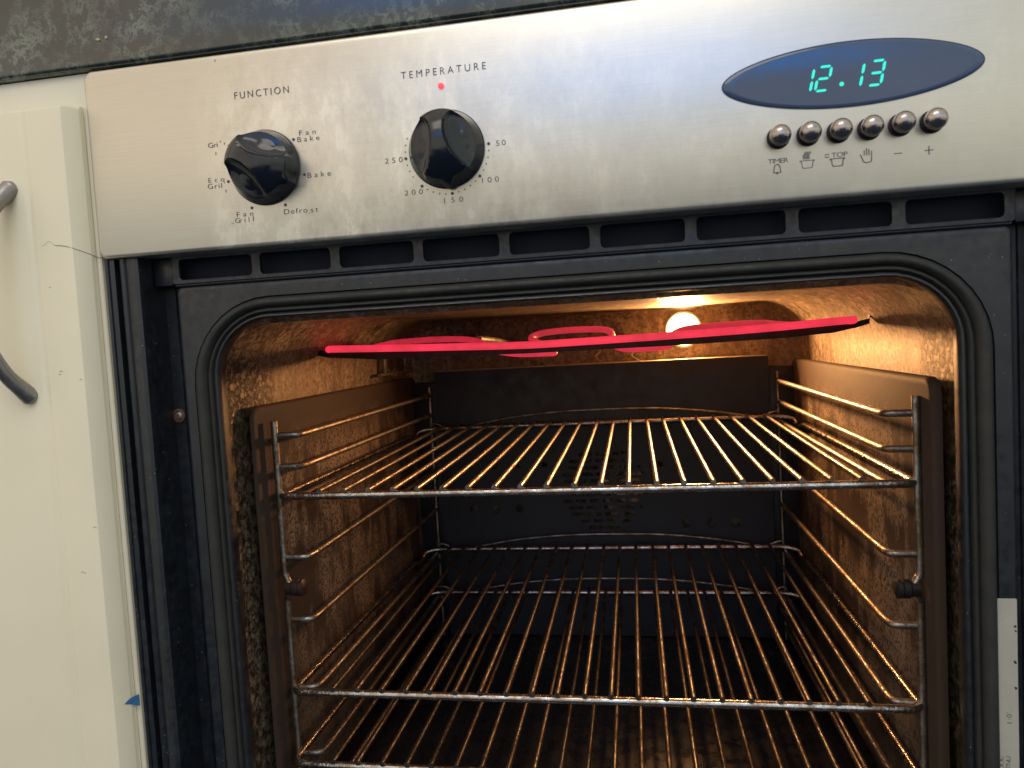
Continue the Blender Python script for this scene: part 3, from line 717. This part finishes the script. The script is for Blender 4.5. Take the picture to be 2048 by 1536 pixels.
# mounting tabs and screws on the rear wall
for x, z in ((.0870, -.0795), (.1480, -.0795), (.4445, -.0835), (.5035, -.0815)):
    bm = bmesh.new(); loft(bm, [rrect(x - .0048, x + .0048, z - .006, z + .022, .0046, .4978, 6), rrect(x - .0048, x + .0048, z - .006, z + .022, .0046, .4962, 6)], cap1=True)
    b = P(bobj(bm, "mounting_tab", M['bracket'], None, True, 40))
    b2 = bmesh.new(); add_lathe_y(b2, x, z, [(.0030, .4962), (.0029, .4950), (.0018, .4942), (0, .4941)], 14); o = bobj(b2, "tab_screw", M['bracket'], None); o.parent = b
bm = bmesh.new(); add_box(bm, .1435, .1490, .478, .4975, -.0850, -.0545, .001); add_box(bm, .128, .1435, .486, .4965, -.0660, -.0590, .001)
P(bobj(bm, "element_bracket", M['bracket']))
for x in (.3000, .3450):
    P(tube("retaining_wire", smooth_path([(x, .497, -.074), (x + .003, .490, -.080), (x + .001, .485, -.088), (x - .004, .480, -.094), (x + .006, .474, -.1015)], 5), .0011, M['bracket'], None, 8))
# ---- thermostat probe clipped to the upper left wall
pr = P(tube("thermostat_probe", [(.0560, .360, -.0988), (.0560, .480, -.0985)], .0019, M['bracket'], None, 12))
for y in (.385, .462):
    bm = bmesh.new(); add_box(bm, .0535, .0560, y - .0045, y + .0045, -.0975, -.0720, .0008); o = bobj(bm, "probe_clip", M['bracket'], None, True, 40); o.parent = pr
for yy in (.405, .475):
    o = tube("clip_wire", smooth_path([(.0570, yy - .02, -.0930), (.0585, yy - .008, -.0965), (.060, yy, -.0940), (.0595, yy + .004, -.1005), (.0575, yy - .002, -.1015), (.0565, yy - .006, -.0960)], 4), .0009, M['bracket'], pr, 8)
bm = bmesh.new(); add_box(bm, .0550, .0575, .487, .4905, -.104, -.076, .0006); o = bobj(bm, "probe_end_plate", M['bracket'], None); o.parent = pr
# ================================================================== RACKS
def make_rack():
    r = empty("oven_rack", "", "oven rack", (CX, .09, 0), "chrome wire racks in the oven")
    h = .2303; D = .368; d0 = .0   # local coordinates: origin on the front bar's middle
    fl = [(-h, d0 + .012, 0), (-h, .325, 0), (-h, .340, -.002), (-h, .350, -.012), (-h + .001, .358, -.012), (-h + .004, .365, -.002), (-h + .014, D, 0)]
    L1 = fillet([(0, 0, 0), (-h, 0, 0), (-h, .325, 0), (-h, .340, -.0045), (-h, .353, -.0060), (-h + .001, .363, .002), (-h + .016, D, .0050), (0, D, .0050)], .011, 7)
    R1 = [Vector((-p.x, p.y, p.z)) for p in reversed(L1)][1:-1]
    bm = bmesh.new(); add_tube(bm, L1 + R1, .0030, 14, True)
    o = bobj(bm, "rack_frame", M['rod'], None, True, 60); o.parent = r
    for i in range(21):
        x = (-.1955 + i * .01955) + random.uniform(-.0005, .0005); xe = x + random.uniform(-.0005, .0005)
        bm = bmesh.new(); add_tube(bm, [(x, -.0028, .0043), (x * .66 + xe * .34, .12, .0052), (x * .33 + xe * .67, .24, .0066), (xe, D + .002, .0082)], .0020, 10)
        o = bobj(bm, "rack_bar", M['bar'], None, True, 50); o.parent = r
    g0 = [(-.2140, D + .005, .0065), (-.206, D + .005, .0070), (-.196, D + .005, .0030), (-.186, D + .005, .0010), (-.170, D + .005, .0018), (-.11, D + .005, .0115), (-.05, D + .005, .0165), (.012, D + .005, .0175), (.075, D + .005, .0160), (.135, D + .005, .0100), (.184, D + .005, .0020), (.194, D + .005, .0018), (.206, D + .005, .0062), (.2120, D + .005, .0065), (.214, D + .004, .001)]
    g = [(a, b_, c + .0035) for a, b_, c in g0]
    bm = bmesh.new(); add_tube(bm, smooth_path(g, 5), .0013, 8)
    o = bobj(bm, "rear_guard_wire", M['guide'], None, True, 50); o.parent = r
    return r
rack = make_rack(); spots = [(.0895, -.1790, "uppermost chrome oven rack, brightly lit, just under the glowing grill"), (.0880, -.3346, "middle chrome oven rack below the retaining nuts"), (.0800, -.3880, "lowest chrome oven rack, its front bar at the photo's bottom edge")]
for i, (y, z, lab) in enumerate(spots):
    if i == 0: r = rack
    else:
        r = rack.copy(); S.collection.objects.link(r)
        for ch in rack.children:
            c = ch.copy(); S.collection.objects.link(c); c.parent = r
            if c.name.startswith('rack_bar'):      # lower bars' shade is put into a darker, browner base colour
                c.material_slots[0].link = 'OBJECT'; c.material_slots[0].material = M['bar_shaded']
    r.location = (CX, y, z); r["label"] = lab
# ================================================================== COUNTERTOP
bm = bmesh.new()
prof = [(.60, .1232), (.020, .1230), (.0125, .1222)]
for k in range(0, 9):
    a = math.radians(90 * k / 8); prof.append((.0040 - .0040 * math.sin(a), .1255 - .0035 * math.cos(a)))
prof += [(-.0003, .140), (.0002, .190)]
for k in range(1, 7):
    a = math.radians(90 * k / 6); prof.append((.0112 - .011 * math.cos(a), .190 + .009 * math.sin(a)))
prof += [(.60, .199)]
xs = [-.9 + .1 * i for i in range(21)]
V = [[bm.verts.new((x, y, z)) for y, z in prof] for x in xs]
for A, B in zip(V, V[1:]):
    for k in range(len(prof) - 1): bm.faces.new((A[k], A[k + 1], B[k + 1], B[k]))
ct = bobj(bm, "countertop", M['counter'], None, True, 40)
tag(ct, "dark green marbled laminate countertop with rounded front edge above the oven", "countertop")
for (x, z, w) in ((.0140, .1390, .0016), (.0200, .1395, .0008)):
    bm = bmesh.new(); bmesh.ops.create_icosphere(bm, subdivisions=2, radius=1)
    for v in bm.verts: v.co = Vector((x + v.co.x * w, -.0006 + v.co.y * .0006, z + v.co.z * .0009)) + Vector((random.uniform(-1, 1), 0, random.uniform(-1, 1))) * .0003
    o = bobj(bm, "crumb", M['crumb'], None)
    tag(o, "yellowish dried crumb stuck to the countertop edge" if w > .001 else "tiny pale crumb right beside the yellowish crumb", "crumb")
# ================================================================== CABINET
cab = empty("kitchen_cabinet", "cream kitchen cabinet with worn vinyl door left of the oven", "cabinet", (-.15, 0, -.5))
def C_(o): o.parent = cab; o.matrix_parent_inverse = Matrix.Translation(cab.location).inverted(); return o
bm = bmesh.new(); add_box(bm, -.45, -.0006, .0050, .5, -.62, .1215, .0004); C_(bobj(bm, "cabinet_carcass", M['cream_rail'], None, True, 30))
extr = [(-.0060, .0034), (-.0040, .0034), (-.0012, .0032), (-.0007, .0040), (-.0006, .05)]
C_(extrude_profile_z("edge_strip", extr, -.62, .0990, M['cream_rail']))
dp = [(-.42, .0030), (-.42, -.0096), (-.4195, -.0102), (-.0425, -.0102), (-.0408, -.0099), (-.0392, -.0091), (-.0376, -.0092), (-.0366, -.0098), (-.0355, -.0100), (-.0108, -.0100), (-.0101, -.0098), (-.0096, -.0093), (-.0042, -.0014), (-.0040, -.0008), (-.0040, .0030)]
bm = bmesh.new(); V = [[bm.verts.new((x, y, z)) for x, y in dp] for z in (-.62, .0960)]
V.append([bm.verts.new((x, min(y + .0006, .003), .0974)) for x, y in dp]); V.append([bm.verts.new((x, max(y, .0005), .0992)) for x, y in dp])
for A, B in zip(V, V[1:]):
    for k in range(len(dp) - 1): bm.faces.new((A[k], A[k + 1], B[k + 1], B[k]))
bmesh.ops.remove_doubles(bm, verts=bm.verts, dist=1e-6)
door = C_(bobj(bm, "cabinet_door", M['cream'], None, True, 25))
hp = smooth_path([(-.0520, -.0095, .0480), (-.0530, -.0140, .0440), (-.0560, -.0240, .030), (-.0600, -.0330, .006), (-.0620, -.0370, -.020), (-.0600, -.0330, -.046), (-.0560, -.0240, -.070), (-.0525, -.0140, -.0830), (-.0515, -.0095, -.0870)], 6)
rad = []
for i in range(len(hp)):
    t = abs(i / (len(hp) - 1) - .5) * 2; rad.append(.0040 + .0024 * t ** 2)
bm = bmesh.new(); add_tube(bm, hp, rad, 18, False, True)
h_ = bobj(bm, "door_handle", M['handle'], None, True, 180); h_.parent = door; h_["label"] = "grey satin metal bow handle"
strokes([[(-.0320, .0098), (-.0300, .0106), (-.0270, .0128), (-.0255, .0122), (-.0225, .0098)]], "hairline_crack", .00010, door, -.01012, M['stain'])
strokes([[(-.0225, .0096), (-.0170, .0090), (-.0130, .0080)]], "hairline_crack", .00018, door, -.01013, M['crack'])
tc2 = bmesh.new(); add_tube(tc2, [(-.0130, -.0100, .0080), (-.0099, -.0098, .0070), (-.0042, -.0015, .0035), (-.0030, .0032, .0020), (-.0008, .0032, .0012)], .00017, 6)
o = bobj(tc2, "panel_crack", M['crack'], None); o.parent = door
for (x, z, s_) in ((-.0265, -.0720, .0010), (-.0275, -.0740, .0007), (-.0245, -.2060, .0009), (-.0225, -.2065, .0006), (-.0290, -.017, .0005), (-.0125, -.078, .0008), (-.0120, -.176, .0012)):
    strokes([[(x - s_, z), (x, z + s_ * .5), (x + s_, z - s_ * .2)]], "scuff_mark", .00022, door, -.01012, M['stain'])
tp = bmesh.new(); q = [tp.verts.new(p) for p in ((-.0062, -.0048, -.2985), (-.0041, -.0018, -.2960), (-.0005, .0024, -.2950), (-.0005, .0024, -.3030), (-.0041, -.0018, -.3000))]; tp.faces.new(q)
e = bmesh.ops.extrude_face_region(tp, geom=tp.faces[:])
for v in e['geom']:
    if isinstance(v, bmesh.types.BMVert): v.co.y -= .0003
o = bobj(tp, "tape_scrap", M['tape'], None, False); tag(o, "small blue torn scrap of tape on the cabinet edge beside the oven", "tape")
